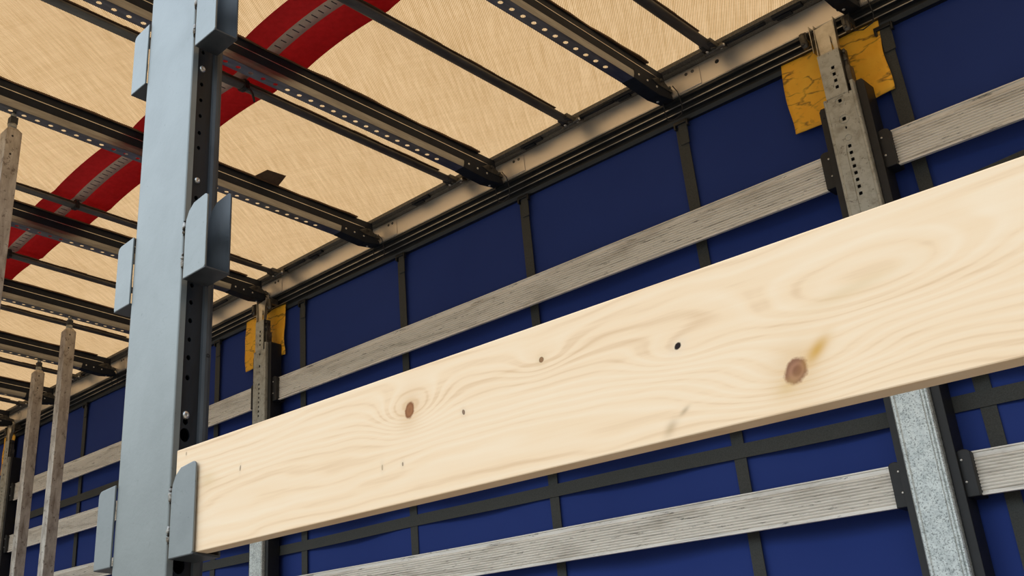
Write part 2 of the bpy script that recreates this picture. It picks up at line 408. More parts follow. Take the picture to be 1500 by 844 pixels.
        if bevel:
            b_ = o.modifiers.new('bevel', 'BEVEL'); b_.width = bevel; b_.segments = seg; b_.limit_method = 'ANGLE'; b_.angle_limit = math.radians(40)
        return props(o, **kw)
def copy_tree(src, parent=None, shift=None):
    c = src.copy(); COL.objects.link(c)
    ORG[c] = ORG[src] + (Vector(shift) if shift else Vector((0, 0, 0)))
    if parent is not None: c.parent = parent
    elif shift: c.location = Vector(src.location) + Vector(shift)
    for ch in [o for o in list(COL.objects) if o.parent is src]: copy_tree(ch, c, shift)
    return c

# ================================================================= SETTING
XF, XR = -9.2, 3.0            # front bulkhead, rear end
YW = 3.37                      # closed curtain side
g_ = MB(); g_.add([(-60, -60, -1.6), (60, -60, -1.6), (60, 60, -1.6), (-60, 60, -1.6)], [(0, 1, 2, 3)])
g_.build('ground', 'ground', org=(0, 0, -1.6), kind='structure')
MB().box(XF, XR, .70, YW + .06, -.52, -.40).build('floor', 'deck', kind='structure')
MB().box(XF - .04, XF, .70, YW + .06, -.40, 2.44).build('wall_front', 'galv_plate', kind='structure')
# curtain, very slightly billowed between the straps
cu = MB(); nx, nz = 160, 24
def curtain_y(x, z): return YW + .012 * sin(x * 2 * pi / .768 + 1.0) * sin(pi * min(1, max(0, (z + .4) / 2.7))) + .004 * sin(x * 3.1 + z * 2.3)
for off in (0, .004):
    vs = [(XF + (XR - XF) * i / nx, curtain_y(XF + (XR - XF) * i / nx, -.4 + 2.7 * j / nz) + off, -.4 + 2.7 * j / nz) for i in range(nx + 1) for j in range(nz + 1)]
    cu.add(vs, [(i * (nz + 1) + j, (i + 1) * (nz + 1) + j, (i + 1) * (nz + 1) + j + 1, i * (nz + 1) + j + 1) for i in range(nx) for j in range(nz)], True)
cu.build('wall_right', 'curtain', org=(0, YW, -.4), kind='structure')

BOWS = [-1.10, -1.82, -2.675, -3.475, -4.385, -5.27, -6.05, -6.87, -7.60, -8.35]
RODS = [-1.568, -2.215, -2.865, -4.175, -4.885, -5.58, -6.44, -7.25]
SUP = sorted(BOWS + RODS + [XF, XR, -.6, -.2, .5, 1.2, 1.9, 2.5])
def tarp_z(x):
    for a, b_ in zip(SUP, SUP[1:]):
        if a <= x <= b_:
            t = (x - a) / (b_ - a); return 2.430 + .03 * min(1, (b_ - a) / .7) * (4 * t * (1 - t)) ** .8
    return 2.43
def tarp_zz(x, y):
    e = min(1, max(0, (3.26 - y) / .35)); e = e * e * (3 - 2 * e)
    return 2.432 + (tarp_z(x) - 2.432) * e
tp = MB(); nx, ny = 420, 24
vs = [(XF + (XR - XF) * i / nx, .72 + 2.55 * j / ny, tarp_zz(XF + (XR - XF) * i / nx, .72 + 2.55 * j / ny)) for i in range(nx + 1) for j in range(ny + 1)]
tp.add(vs, [(i * (ny + 1) + j, (i + 1) * (ny + 1) + j, (i + 1) * (ny + 1) + j + 1, i * (ny + 1) + j + 1) for i in range(nx) for j in range(ny)], True)
tp.build('ceiling', 'tarp', org=(0, 0, 2.43), kind='structure')

# cantrail of the closed side
tr = MB()
tr.prism([(3.300, 2.318), (3.300, 2.410), (3.306, 2.412), (3.40, 2.412), (3.40, 2.318)], 'x', XF, XR)
T1 = tr.build('trim_1', 'cantrail', org=(0, 3.3, 2.3), kind='structure')
s_ = MB().box(XF, XR, 3.243, 3.40, 2.412, 2.428)
s_.box(XF, XR, 3.268, 3.279, 2.4045, 2.412)
s_.build('roof_seal', 'seal', T1)
s_ = MB().prism([(3.300, 2.316), (3.400, 2.316), (3.400, 2.235), (3.352, 2.235), (3.345, 2.25), (3.345, 2.262), (3.33, 2.264), (3.33, 2.282), (3.315, 2.284), (3.315, 2.30), (3.300, 2.302)], 'x', XF, XR)
s_.build('curtain_track', 'track', T1)
s_ = MB().box(XF, XR, 3.2965, 3.300, 2.3125, 2.3175)
s_.build('edge_lip', 'trackline', T1)
s_ = MB().box(XF, XR, 3.3125, 3.315, 2.2835, 2.2870).box(XF, XR, 3.3275, 3.330, 2.2640, 2.2668)
s_.build('track_ridge', 'trackline', T1)
for k, x in enumerate((-2.50, -3.17, -3.95, -5.0, -5.8, -1.35, -2.02, -6.6)):
    c_ = MB().box(x, x + .11, 3.246, 3.266, 2.3995, 2.412); c_.box(x + .012, x + .07, 3.252, 3.27, 2.393, 2.400)
    c_.build('guide_clip', 'bow_dark', T1, bevel=.002)
# small holes drilled in the cantrail face (dark plugs)
for x, z in ((-1.599, 2.381), (-1.109, 2.349)):
    MB().bolt((x, 3.300, z), (0, -1, 0), .0085, .0012).build('plug', 'cord', T1)
# cantrail of the open side, above the opening
n_ = MB().box(XF, XR, .70, .815, 2.33, 2.44); n_.build('trim_2', 'cantrail', kind='structure')
n_ = MB().box(XF, XR, .66, .70, -.56, -.38); n_.build('trim_3', 'galv_plate', kind='structure')

# ================================================================= FOREGROUND COLUMN
CT, CB = 2.33, -.40
col = empty('side_post', (-1.27, .78, CB), 'big blue-grey painted steel post in the foreground with stubby board pockets on both sides', 'post')
f_ = MB().prism([(-1.342, .755), (-1.3405, .7515), (-1.337, .750), (-1.2030, .750), (-1.2012, .7504), (-1.2002, .7516), (-1.1985, .7600), (-1.2015, .7600), (-1.2015, .7565),
                 (-1.3385, .7565), (-1.3385, .806), (-1.342, .806)], 'z', CB, CT)
f_.build('front_plate', 'paint', col)
H = [(.9692, .0032), (.9399, .0030), (.9110, .0030), (.8801, .0032), (.8532, .0030), (.7954, 0), (.7658, .0034), (.6222, .0032), (.5954, .0032), (.5669, .0034), (.538, .003), (.5108, .0034), (.4810, .0036),
     (1.03, .003), (1.06, .003), (1.09, .003), (1.12, .003), (1.15, .003), (.4175, .0042), (.3985, .0080), (.2234, .0095), (.18, .0034), (.15, .0034)]
H = sorted([h for h in H if h[1]])
cells = []; v0 = CB
for i, (z, r) in enumerate(H):
    lo = max(v0, z - r - .0008) if i == 0 or (z - H[i - 1][0]) > .02 else v0
    lo = z - min(.012, r + .004) if z - min(.012, r + .004) > v0 else v0
    hi = z + min(.012, r + .002)
    if i + 1 < len(H): hi = min(hi, (z + H[i + 1][0]) / 2 + (r - H[i + 1][1]) / 2)
    if lo > v0: cells.append((v0, lo, 0, 0, 0, 0, 0))
    cells.append((lo, hi, z, r, min(r * 1.15, (hi - z) * .98, (z - lo) * .98) if r < .006 else min(r * 1.25, (hi - z) * .98 if hi - z > r * .8 else r, (z - lo) * .98), -.003, 0)); v0 = hi
cells.append((v0, CT, 0, 0, 0, 0, 0))
wb = MB().perf((-1.2025, .774, 0), (0, 1, 0), (0, 0, 1), (1, 0, 0), .034, cells, .003)
wb.build('side_web', 'shaded_grime', col)
fl = MB().prism([(-1.2035, .790), (-1.1985, .7915), (-1.1965, .7955), (-1.196, .800), (-1.1975, .8055), (-1.2005, .8075), (-1.342, .8075), (-1.342, .804), (-1.2045, .804)], 'z', CB, CT, False)
fl.build('rear_flange', 'flange', col, label='grey rear flange, darkened for shade')
MB().bolt((-1.1965, .7995, .5187), (1, 0, 0), .0036, .0006).build('rivet_hole', 'cord', col)
for z, r in ((.9976, .0058), (.7954, .0052), (.4265, .0058)):
    MB().bolt((-1.2025, .7707, z), (1, 0, 0), r, .0035).build('bolt', 'bright_bolt', col)
# light scuffed ridges on the web
def pocket(side, z0, z1, ch, xw, zr):
    """U bracket: front tongue, bottom, rear tongue; side=+1 right, -1 left"""
    xi = -1.1905 if side > 0 else -1.3405
    X_ = lambda t: xi + side * t
    # front tongue outline (x,z), rounded corners
    def outline(zt, w, zb):
        pts = [(X_(0), zb), (X_(w - .003), zb), (X_(w), zb + .003)]
        pts += [(X_(w - .007 + .007 * cos(a)), zt - .007 + .007 * sin(a)) for a in [pi / 2 * k / 5 for k in range(6)]]
        pts += [(X_(.36 * w), zt - .003), (X_(.14 * w), zt - .012), (X_(.03 * w), zt - .024), (X_(0), zt - .034)]
        if side < 0:
            pts = [(X_(0), zb), (X_(w - .003), zb), (X_(w), zb + .003)] + [(X_(w - .010 + .010 * cos(a)), zt - .011 + .009 * sin(a)) for a in [pi / 2 * k / 5 for k in range(6)]] + [(X_(0), zt)]
        return pts
    pk = MB().prism(outline(z1, xw, z0), 'y', .7468, .7500)
    o = pk.build('pocket', 'paint_dull' if z0 < .5 else 'paint', col, bevel=.0009)
    bt = MB().box(min(X_(0), X_(xw)), max(X_(0), X_(xw)), .7472, .7900, z0 - .0008, z0 + .0022)
    bt.build('pocket_base', 'flange', o, bevel=.0008)
    rr = MB().prism(outline(z1 + zr, xw, z0), 'y', .7872, .7902)
    rr.build('rear_tongue', 'flange', o, bevel=.0008)
    return o
for z0, z1 in ((1.0255, 1.150), (.6215, .7400), (.2275, .3465)):
    o = pocket(1, z0, z1, .02, .0555, .014)
    for zz in (.26, .70):
        zc = z0 + (z1 - z0) * zz
        wd = MB(); n = 9
        path = [(-1.1945 + random.uniform(-.0005, .0005), .7488, zc - .0115 + .023 * k / (n - 1)) for k in range(n)]
        wd.tube(path, [.0018 + .0022 * sin(pi * (k + .5) / n) ** .5 * random.uniform(.75, 1.15) for k in range(n)], 8)
        wd.build('weld_bead', 'weld', o)
for z0, z1 in ((1.034, 1.156), (.631, .745), (.235, .350)):
    o = pocket(-1, z0, z1, .02, .0465, .008)
    for zz in (.28, .72):
        zc = z0 + (z1 - z0) * zz; wd = MB(); n = 9
        path = [(-1.3425, .7492, zc - .010 + .02 * k / (n - 1)) for k in range(n)]
        wd.tube(path, [.0008 + .0011 * sin(pi * (k + .5) / n) ** .5 * random.uniform(.75, 1.2) for k in range(n)], 8)
        wd.build('weld_bead', 'weld', o)

# ================================================================= BOARD
pb = MB(); xs = [-1.1915 + (3.0) * k / 40 for k in range(41)]
def btop(x): return .3712 - .0085 * max(0, (x + 1.19)) if x < 0.2 else .3712 - .0085 * 1.39
vs = []
for x in xs: vs += [(x, .7530, .2300), (x, .7530, btop(x)), (x, .7720, btop(x)), (x, .7720, .2300)]
fs = [(i * 4 + a, i * 4 + (a + 1) % 4, (i + 1) * 4 + (a + 1) % 4, (i + 1) * 4 + a) for i in range(40) for a in range(4)] + [(0, 1, 2, 3), (163, 162, 161, 160)]
pb.add(vs, fs)
pb.build('wooden_board', 'spruce', org=(0, 0, 0), bevel=.0012,
         label='pale knotty spruce board held in the lowest pocket of the grey foreground post', cat='board')

# ================================================================= BOWS
NB = ['cut off at the top right edge of the photo', 'second from right, ending left of the right-hand yellow patch',
      'third from right, emerging just right of the foreground post', 'fourth from right, with a brown tab on its hem',
      'fifth from right, ending above the middle wall post', 'sixth from right, touched by the larger standing pole',
      'seventh from right, touched by the thinner standing pole', 'eighth from right, ending behind both standing poles',
      'ninth from the right, near the far left corner of the roof', 'farthest one in front of the end wall']
def make_bow(xc):
    e = empty('roof_bow', (xc, 3.27, 2.30), '', 'roof bow')
    ch = MB(); y0, y1 = .815, 3.255
    cells = []; v = y0; pitch = .0575; yh = 2.6
    ycs = [2.9 - .0575 * k + .006 for k in range(0, 36)]; ycs.sort()
    for yc in ycs:
        if yc - .012 < y0 + .01: continue
        cells.append((v, yc - .014, 0, 0, 0, 0, 0)); cells.append((yc - .014, yc + .014, yc, .0085, .0105, -.003, 0)); v = yc + .014
    cells.append((v, y1, 0, 0, 0, 0, 0))
    ch.perf((xc, 0, 2.300), (1, 0, 0), (0, 1, 0), (0, 0, -1), .050, cells, .0022)
    ch.box(xc - .0255, xc - .0235, y0, y1, 2.300, 2.3055)
    for s in (1,):
        ch.prism([(xc + s * .025, 2.300), (xc + s * .026, 2.318), (xc + s * .025, 2.334), (xc + s * .0215, 2.336), (xc + s * .0215, 2.300)], 'y', y0, y1)
    ch.build('channel', 'bow', e)
    tp_ = MB()
    for s in (1,):
        tp_.prism([(xc + s * .0235, 2.334), (xc + s * .0245, 2.352), (xc + s * .0245, 2.372), (xc + s * .019, 2.412), (xc + s * .017, 2.412), (xc + s * .021, 2.334)], 'y', y0, y1)
    tp_.build('groove_shade_strip', 'bow_dark', e)  # recessed groove above the web: its shade is put into the dark colour
    lp = MB()
    for s in (1,): lp.box(xc + s * .0245 - .0012, xc + s * .0245 + .0012, y0, 3.20, 2.3705, 2.3735)
    lp.build('edge_bead', 'bow_lip', e)
    hm = MB(); n = 40
    ys = [y0 + (3.15 - y0) * k / n for k in range(n + 1)]
    for k in range(n):
        w0, w1 = [.0285 + .004 * sin(ys[j] * 9 + xc) + .002 * sin(ys[j] * 31) for j in (k, k + 1)]
        hm.add([(xc + .016, ys[k], 2.413), (xc + w0, ys[k], 2.409), (xc + w1, ys[k + 1], 2.409), (xc + .016, ys[k + 1], 2.413),
                (xc + .016, ys[k], 2.417), (xc + w0, ys[k], 2.416), (xc + w1, ys[k + 1], 2.416), (xc + .016, ys[k + 1], 2.417)],
               [(0, 1, 2, 3), (4, 7, 6, 5), (1, 5, 6, 2), (0, 3, 7, 4)])
    hm.build('fabric_hem', 'hem', e)
    # end fitting: cranked steel shoe with rivets, bolted to the cantrail
    en = MB().prism([(3.04, 2.2985), (3.05, 2.345), (3.235, 2.347), (3.285, 2.330), (3.296, 2.322), (3.296, 2.306), (3.20, 2.290), (3.12, 2.2935)], 'x', xc - .0265, xc + .0265)
    sh = en.build('end_shoe', 'bow_dark', e, bevel=.002)
    for y, z in ((3.075, 2.326), (3.13, 2.324), (3.19, 2.322)): MB().bolt((xc + .0265, y, z), (1, 0, 0), .005).build('rivet', 'bright_bolt', sh)
    MB().bolt((xc - .01, 3.245, 2.296), (0, 0, -1), .0055).build('rivet', 'bright_bolt', sh)
    hk = MB().prism([(3.16, 2.345), (3.20, 2.368), (3.235, 2.372), (3.262, 2.356), (3.296, 2.352), (3.296, 2.338), (3.255, 2.335), (3.2, 2.335)], 'x', xc + .004, xc + .030)
    hk.tube([(xc - .02, 3.22, 2.362), (xc + .036, 3.22, 2.362)], .007, 8).tube([(xc - .02, 3.265, 2.345), (xc + .040, 3.265, 2.345)], .006, 8)
    hk.build('hinge', 'bracket', e, bevel=.0015)
    pl = MB().prism([(xc + .028, 2.322), (xc + .150, 2.322), (xc + .150, 2.398), (xc + .142, 2.404), (xc + .028, 2.404)], 'y', 3.2955, 3.2990)
    pl.build('wall_plate', 'cantrail', e, bevel=.0012)
    for dx in (.095, .122): MB().bolt((xc + dx, 3.2955, 2.388), (0, -1, 0), .0065).build('bolt', 'bracket', e)
    MB().bolt((xc - .045, 3.299, 2.345), (0, -1, 0), .007).build('bolt', 'bracket', e)
    # thin cord hanging over the cantrail
    cd = MB().tube([(xc + .05, 3.262, 2.345), (xc + .055, 3.285, 2.325), (xc + .056, 3.292, 2.30), (xc + .058, 3.296, 2.26), (xc + .05, 3.30, 2.235), (xc + .015, 3.30, 2.225), (xc - .01, 3.298, 2.235),
                    (xc - .014, 3.292, 2.27), (xc - .012, 3.286, 2.305), (xc - .008, 3.27, 2.318)], .0021, 6)
    cd.build('cord', 'cord', e)
    return e
b0 = make_bow(BOWS[0]); bows = [b0]
for x in BOWS[1:]: bows.append(copy_tree(b0, None, (x - BOWS[0], 0, 0)))
for o, l in zip(bows, NB): props(o, 'perforated steel roof bow, ' + l, 'roof bow', 'perforated roof bows')
tb = MB().add([(-3.452, 2.52, 2.415), (-3.452, 2.66, 2.415), (-3.375, 2.645, 2.428), (-3.385, 2.545, 2.428), (-3.452, 2.52, 2.418), (-3.452, 2.66, 2.418), (-3.375, 2.645, 2.431), (-3.385, 2.545, 2.431)],
              [(0, 1, 2, 3), (7, 6, 5, 4), (0, 4, 5, 1), (1, 5, 6, 2), (2, 6, 7, 3), (3, 7, 4, 0)])
tb.build('hem_tab', 'hem', bows[3])

NR = ['nearest the camera at the top right', 'crossing the upper end of the red band', 'just left of the third perforated bow, with a dangling black tie',
      'crossing the red band left of the foreground post', 'low at the left where the red band leaves the photo', 'just behind the sixth perforated bow',
      'behind the seventh perforated bow near the poles', 'farthest, in the far left corner']
def make_rod(xc):
    e = empty('roof_rod', (xc, 3.22, 2.37), '', 'roof rod')
    pr = [(xc + .021 * cos(a) , 2.382 + .011 * sin(a)) for a in [2 * pi * k / 14 for k in range(14)]]
    MB().prism(pr, 'y', .815, 3.20, True).build('bar', 'rod', e)
    r_ = MB()
    n = 30
    for k in range(n):
        y = .9 + 2.2 * k / n; r_.box(xc + .010, xc + .0235, y, y + 2.2 / n, 2.391, 2.3945 + .0015 * sin(k * 1.7))
    r_.build('fabric_hem', 'hem', e)
    hg = MB().box(xc - .024, xc + .026, 3.165, 3.235, 2.372, 2.394).box(xc - .02, xc + .035, 3.232, 3.268, 2.385, 2.403)
    hg.tube([(xc - .032, 3.215, 2.366), (xc + .045, 3.215, 2.374)], .0075, 8).tube([(xc + .01, 3.19, 2.366), (xc + .035, 3.262, 2.392)], .006, 8)
    hg.tube([(xc - .028, 3.185, 2.372), (xc - .028, 3.25, 2.385)], .006, 8)
    h_ = hg.build('end_hinge', 'bracket', e, bevel=.002)
    for p_, d_, r_ in (((xc + .047, 3.215, 2.374), (1, 0, 0), .0055), ((xc - .012, 3.20, 2.3655), (0, 0, -1), .006), ((xc + .03, 3.225, 2.3725), (0, -.3, -1), .005)):
        MB().bolt(p_, d_, r_).build('rivet', 'bright_bolt', h_)
    st = MB().tube([(xc - .02, 3.24, 2.396), (xc + .08, 3.252, 2.40), (xc + .19, 3.256, 2.404)], .006, 6)
    st.build('slider_arm', 'bow_dark', e)
    return e
r0 = make_rod(RODS[0]); rods = [r0]
for x in RODS[1:]: rods.append(copy_tree(r0, None, (x - RODS[0], 0, 0)))
for o, l in zip(rods, NR): props(o, 'thin grey roof rod, ' + l, 'roof rod', 'thin roof rods')

# ================================================================= RED BAND
be = empty('roof_band', (-3, 2.02, 2.42), 'red reinforcing band with grey stitched webbing along the middle of the roof tarpaulin', 'band')
def band(name, mat, ya, yb, dz, th):
    mb = MB(); n = 420
    for k in range(n):
        xa = XF + .05 + (XR - XF - .1) * k / n; xb = XF + .05 + (XR - XF - .1) * (k + 1) / n
        za, zb_ = tarp_zz(xa, 2) - dz, tarp_zz(xb, 2) - dz
        mb.add([(xa, ya, za), (xb, ya, zb_), (xb, yb, zb_), (xa, yb, za), (xa, ya, za + th), (xb, ya, zb_ + th), (xb, yb, zb_ + th), (xa, yb, za + th)],
               [(0, 1, 2, 3), (4, 7, 6, 5), (0, 4, 5, 1), (3, 2, 6, 7)], True)
    return mb.build(name, mat, be)
band('red_cloth', 'red', 1.885, 2.185, .0075, .0015)
ww = band('webbing', 'white_web', 1.987, 2.043, .0105, .0015)
st = MB(); x = -.9
while x > -8.5:
    z = tarp_zz(x, 2) - .0118; L_ = random.choice((.026, .030, .032))
    st.box(x, x + .004, 2.012 - L_ * .5, 2.012 + L_ * .5, z, z + .001)
    x -= .036
st.build('stitching', 'stitch', ww)['kind'] = 'stuff'

for k, (x, y, l) in enumerate(((-2.865, 2.03, 'black cable tie with a dangling tail on the rod right of the foreground post'),
                          (-4.175, 2.0, 'black cable tie around the rod crossing the red band left of the foreground post'),
                          (-4.885, 1.99, 'black cable tie on the rod where the red band meets the left standing pole'))):
    t_ = MB(); ring = [(x + .0255 * cos(a), y, 2.388 + .021 * sin(a)) for a in [2 * pi * i / 16 for i in range(17)]]
    for dy in (-.006, 0, .006): t_.tube([(p[0], p[1] + dy, p[2]) for p in ring], .0042, 6)
    t_.box(x + .012, x + .028, y - .010, y + .010, 2.362, 2.376)
    if k == 0: t_.tube([(x + .02, y, 2.366), (x + .035, y + .01, 2.352), (x + .045, y + .012, 2.33), (x + .042, y + .02, 2.315), (x + .046, y + .02, 2.30)], .005, 6)
    t_.build('cable_tie', 'tie', label=l, cat='cable tie', group='cable ties on the roof rods')

# ================================================================= WALL POSTS
ROWS = [(1.703, 1.829), (1.325, 1.447), (1.000, 1.098), (.655, .779)]
PX = [-1.190, -4.365, -7.545]
NP = ['galvanised steel wall post at the right, crossing behind the wooden board', 'galvanised steel wall post in the middle, just right of the foreground post',
      'galvanised steel wall post at the far left edge of the photo']
def make_post(xc):
    e = empty('wall_post', (xc, 3.28, -.40), '', 'wall post')
    # lower C channel with raised ridges (x,y)
    pr = [(xc - .053, 3.30), (xc - .053, 3.254), (xc - .049, 3.250), (xc - .043, 3.250), (xc - .039, 3.253), (xc - .034, 3.2535), (xc + .030, 3.2535), (xc + .035, 3.250),
          (xc + .040, 3.2505), (xc + .042, 3.253), (xc + .045, 3.2495), (xc + .050, 3.2495), (xc + .053, 3.254), (xc + .053, 3.30)]
    MB().prism(pr, 'z', -.40, 1.25).build('lower_channel', 'galv', e)
    # upper channel, perforated
    def plate(name, z0, z1, wdt, xo, y, holes, mat):
        cells = []; v = z0
        for (z, ru, rv, uc, sides) in sorted(holes):
            a = z - rv - .004; b_ = z + rv + .004
            if a > v: cells.append((v, a, 0, 0, 0, 0, 0))
            cells.append((max(v, a), b_, z, ru, rv, uc, sides)); v = b_
        cells.append((v, z1, 0, 0, 0, 0, 0))
        p_ = MB().perf((xc + xo, y, 0), (1, 0, 0), (0, 0, 1), (0, -1, 0), wdt, cells, .003)
        return p_.build(name, mat, e)
    sq = [(1.8064 - .0249 * k, .0055, .0062, -.002, 4) for k in range(8)]
    up = plate('upper_channel', 1.25, 1.998, .100, 0, 3.2525, sq + [(1.9082, .0062, .007, .0, 4), (1.978, .0058, .0065, .0, 4), (1.8744, .003, .005, 0, 4)], 'galv_plate')
    sd = MB()
    for s in (-1, 1):
        sd.prism([(xc + s * .050, 3.300), (xc + s * .053, 3.300), (xc + s * .053, 3.2545), (xc + s * .051, 3.2510), (xc + s * .047, 3.2495), (xc + s * .043, 3.2515), (xc + s * .043, 3.2545), (xc + s * .05, 3.2565)], 'z', 1.25, 1.998 if s < 0 else 2.035)
    sd.build('channel_edge', 'galv_plate', e)
    bk = MB().box(xc - .045, xc + .045, 3.272, 3.275, 1.3, 2.15); bk.build('backing', 'interior', e)
    rg = MB()
    for z, r in ((1.978, .0145), (1.908, .0155), (1.8374, .0105)):
        rg.tube([(xc + r * cos(a), 3.2522, z + r * sin(a)) for a in [2 * pi * k / 20 for k in range(21)]], .0012, 6, False)
    rg.tube([(xc - .010, 3.2520, 1.815), (xc - .0145, 3.2520, 1.79), (xc - .0145, 3.2520, 1.30)], .0010, 6)
    rg.build('pressing', 'galv_plate', e)
    plate('head_plate', 1.998, 2.172, .072, -.004, 3.2515, [(2.1074 - .0254 * k, .0055, .0062, .006, 4) for k in range(4)], 'galv_plate')
    hs = MB().box(xc - .040, xc - .0375, 3.252, 3.29, 1.99, 2.172).box(xc + .0315, xc + .034, 3.252, 3.29, 1.99, 2.172)
    hs.build('head_side', 'bracket', e)
    # fork that hooks over the track
    fk = MB()
    fk.prism([(xc - .032, 2.16), (xc - .018, 2.16), (xc - .012, 2.232), (xc + .010, 2.232), (xc + .018, 2.16), (xc + .030, 2.16), (xc + .030, 2.292), (xc - .034, 2.285)], 'y', 3.262, 3.2645)
    for s, xx in ((-1, xc - .036), (1, xc + .0315)):
        fk.add([(xx, 3.250, 2.165), (xx, 3.268, 2.165), (xx - s * .0 , 3.285, 2.305), (xx, 3.262, 2.305), (xx + .0022, 3.250, 2.165), (xx + .0022, 3.268, 2.165), (xx + .0022, 3.285, 2.305), (xx + .0022, 3.262, 2.305)],
               [(0, 1, 2, 3), (7, 6, 5, 4), (0, 4, 5, 1), (1, 5, 6, 2), (2, 6, 7, 3), (3, 7, 4, 0)])
    fk.box(xc - .015, xc + .013, 3.2545, 3.257, 2.165, 2.236)
    fk.box(xc - .052, xc - .0495, 3.262, 3.29, 2.20, 2.31)
    fk.build('head_fork', 'galv_bright', e, bevel=.0006)
    lk = MB().box(xc + .036, xc + .050, 3.262, 3.295, 2.03, 2.10).box(xc + .036, xc + .044, 3.268, 3.29, 2.10, 2.17)
    lk.bolt((xc + .043, 3.262, 2.125), (0, -1, 0), .006).bolt((xc + .043, 3.262, 2.155), (0, -1, 0), .005)
    lk.build('latch', 'bracket', e, bevel=.002)
    for s, zt in ((-1, 1.985), (1, 2.035)):
        a, b_ = (xc - .078, xc - .0545) if s < 0 else (xc + .0545, xc + .080)
        F = MB().prism([(a + (.006 if s < 0 else 0), zt), (a, zt - .01), (a, -.40), (b_, -.40), (b_, zt - .01), (b_ - (.006 if s > 0 else 0), zt)], 'y', 3.268, 3.34)
        if s < 0: F.bolt((xc - .067, 3.268, 1.950), (0, -1, 0), .003)
        F.build('black_flange', 'black', e, bevel=.002)
        for (z0, z1) in ROWS:
            c0 = xc + s * .072; c1 = xc + s * .112
            x0, x1 = min(c0, c1), max(c0, c1)
            tl = .018
            if s > 0: pts = [(x0, z0 - .004), (x1, z0 - .004), (x1, z1 - .006)] + [(x1 - tl + tl * cos(q), z1 - .006 + .012 * sin(q)) for q in (.3, .7, 1.1, 1.57)] + [(x0 + .01, z1 + .004), (x0, z1 - .008)]
            else: pts = [(x1, z0 - .004), (x0, z0 - .004), (x0, z1 - .006)] + [(x0 + tl - tl * cos(q), z1 - .006 + .012 * sin(q)) for q in (.3, .7, 1.1, 1.57)] + [(x1 - .01, z1 + .004), (x1, z1 - .008)]
            K = MB().prism(pts, 'y', 3.281, 3.340).build('lath_pocket', 'black', e, bevel=.0025)
            for zz in (z1 - .024, z0 + .038): MB().bolt((xc + s * .086, 3.281, zz), (0, -1, 0), .0035).build('rivet', 'bright_bolt', K)
    for dx, zz in ((-.075, 2.245), (.070, 2.235)):
        R_ = MB().tube([(xc + dx, 3.262, zz + .045), (xc + dx, 3.262, zz + .02), (xc + dx + .002, 3.262, zz), (xc + dx + .003, 3.262, zz - .016)], [.010, .011, .0125, .008], 10)
        R_.bolt((xc + dx, 3.250, zz), (0, -1, 0), .007).box(xc + dx - .012, xc + dx + .012, 3.262, 3.31, zz + .02, zz + .05)
        R_.build('roller_hook', 'bracket', e)
    return e
p0 = make_post(PX[0]); posts = [p0]
for x in PX[1:]: posts.append(copy_tree(p0, None, (x - PX[0], 0, 0)))
for o, l in zip(posts, NP): props(o, l, 'wall post', 'wall posts')

# ================================================================= LATHS
def lath(x0, x1, z0, z1, label):
    h = z1 - z0; pts = [(3.309, z0), (3.297, z0), (3.297, z0 + .006), (3.306, z0 + .007), (3.306, z0 + .011)]
    n = 10; za, zb_ = z0 + .012, z1 - .020
    for k in range(n):
        a = za + (zb_ - za) * k / n; p = (zb_ - za) / n
        pts += [(3.3060, a + p * .06), (3.3014, a + p * .24), (3.300, a + p * .50), (3.3014, a + p * .76), (3.3060, a + p * .94)]
    pts += [(3.3035, z1 - .018), (3.3035, z1 - .005), (3.2995, z1 - .004), (3.2995, z1), (3.309, z1)]
    mb = MB(); nseg = max(2, int((x1 - x0) / .12)); n = len(pts); ph = x0 * 1.7 + z0 * 5
    vs = []
    for i in range(nseg + 1):
        x = x0 + (x1 - x0) * i / nseg; t = i / nseg
        dz = -.0035 * 4 * t * (1 - t) + .0012 * sin(x * 3.3 + ph) * sin(pi * t)
        vs += [(x, p[0], p[1] + dz) for p in pts]
    mb.add(vs, [(i * n + k, i * n + (k + 1) % n, (i + 1) * n + (k + 1) % n, (i + 1) * n + k) for i in range(nseg) for k in range(n)])
    mb.add([vs[k] for k in range(n)] + [vs[nseg * n + k] for k in range(n)], [tuple(range(n))[::-1], tuple(range(n, 2 * n))])
    return mb.build('wall_lath', 'lath', org=((x0 + x1) / 2, 3.3, z0), label=label, cat='lath', group='ribbed laths on the curtain side')
spans = [(-1.190 + .110, 1.9, 'right of the right-hand wall post'), (-4.365 + .112, -1.190 - .110, 'between the middle and right-hand wall posts'),
         (-7.545 + .112, -4.365 - .112, 'between the far left and middle wall posts'), (-9.15, -7.545 - .112, 'left of the far left wall post')]
rown = ['above the board', 'second row down', 'third row down', 'below the board']
for j, (z0, z1) in enumerate(ROWS):
    for i, (x0, x1, sn) in enumerate(spans):
        rn = rown[j] if i < 2 else ['top row', 'second row down', 'third row down', 'lowest row'][j]
        lath(x0, x1, z0, z1, 'ribbed aluminium lath ' + sn + ', ' + rn)

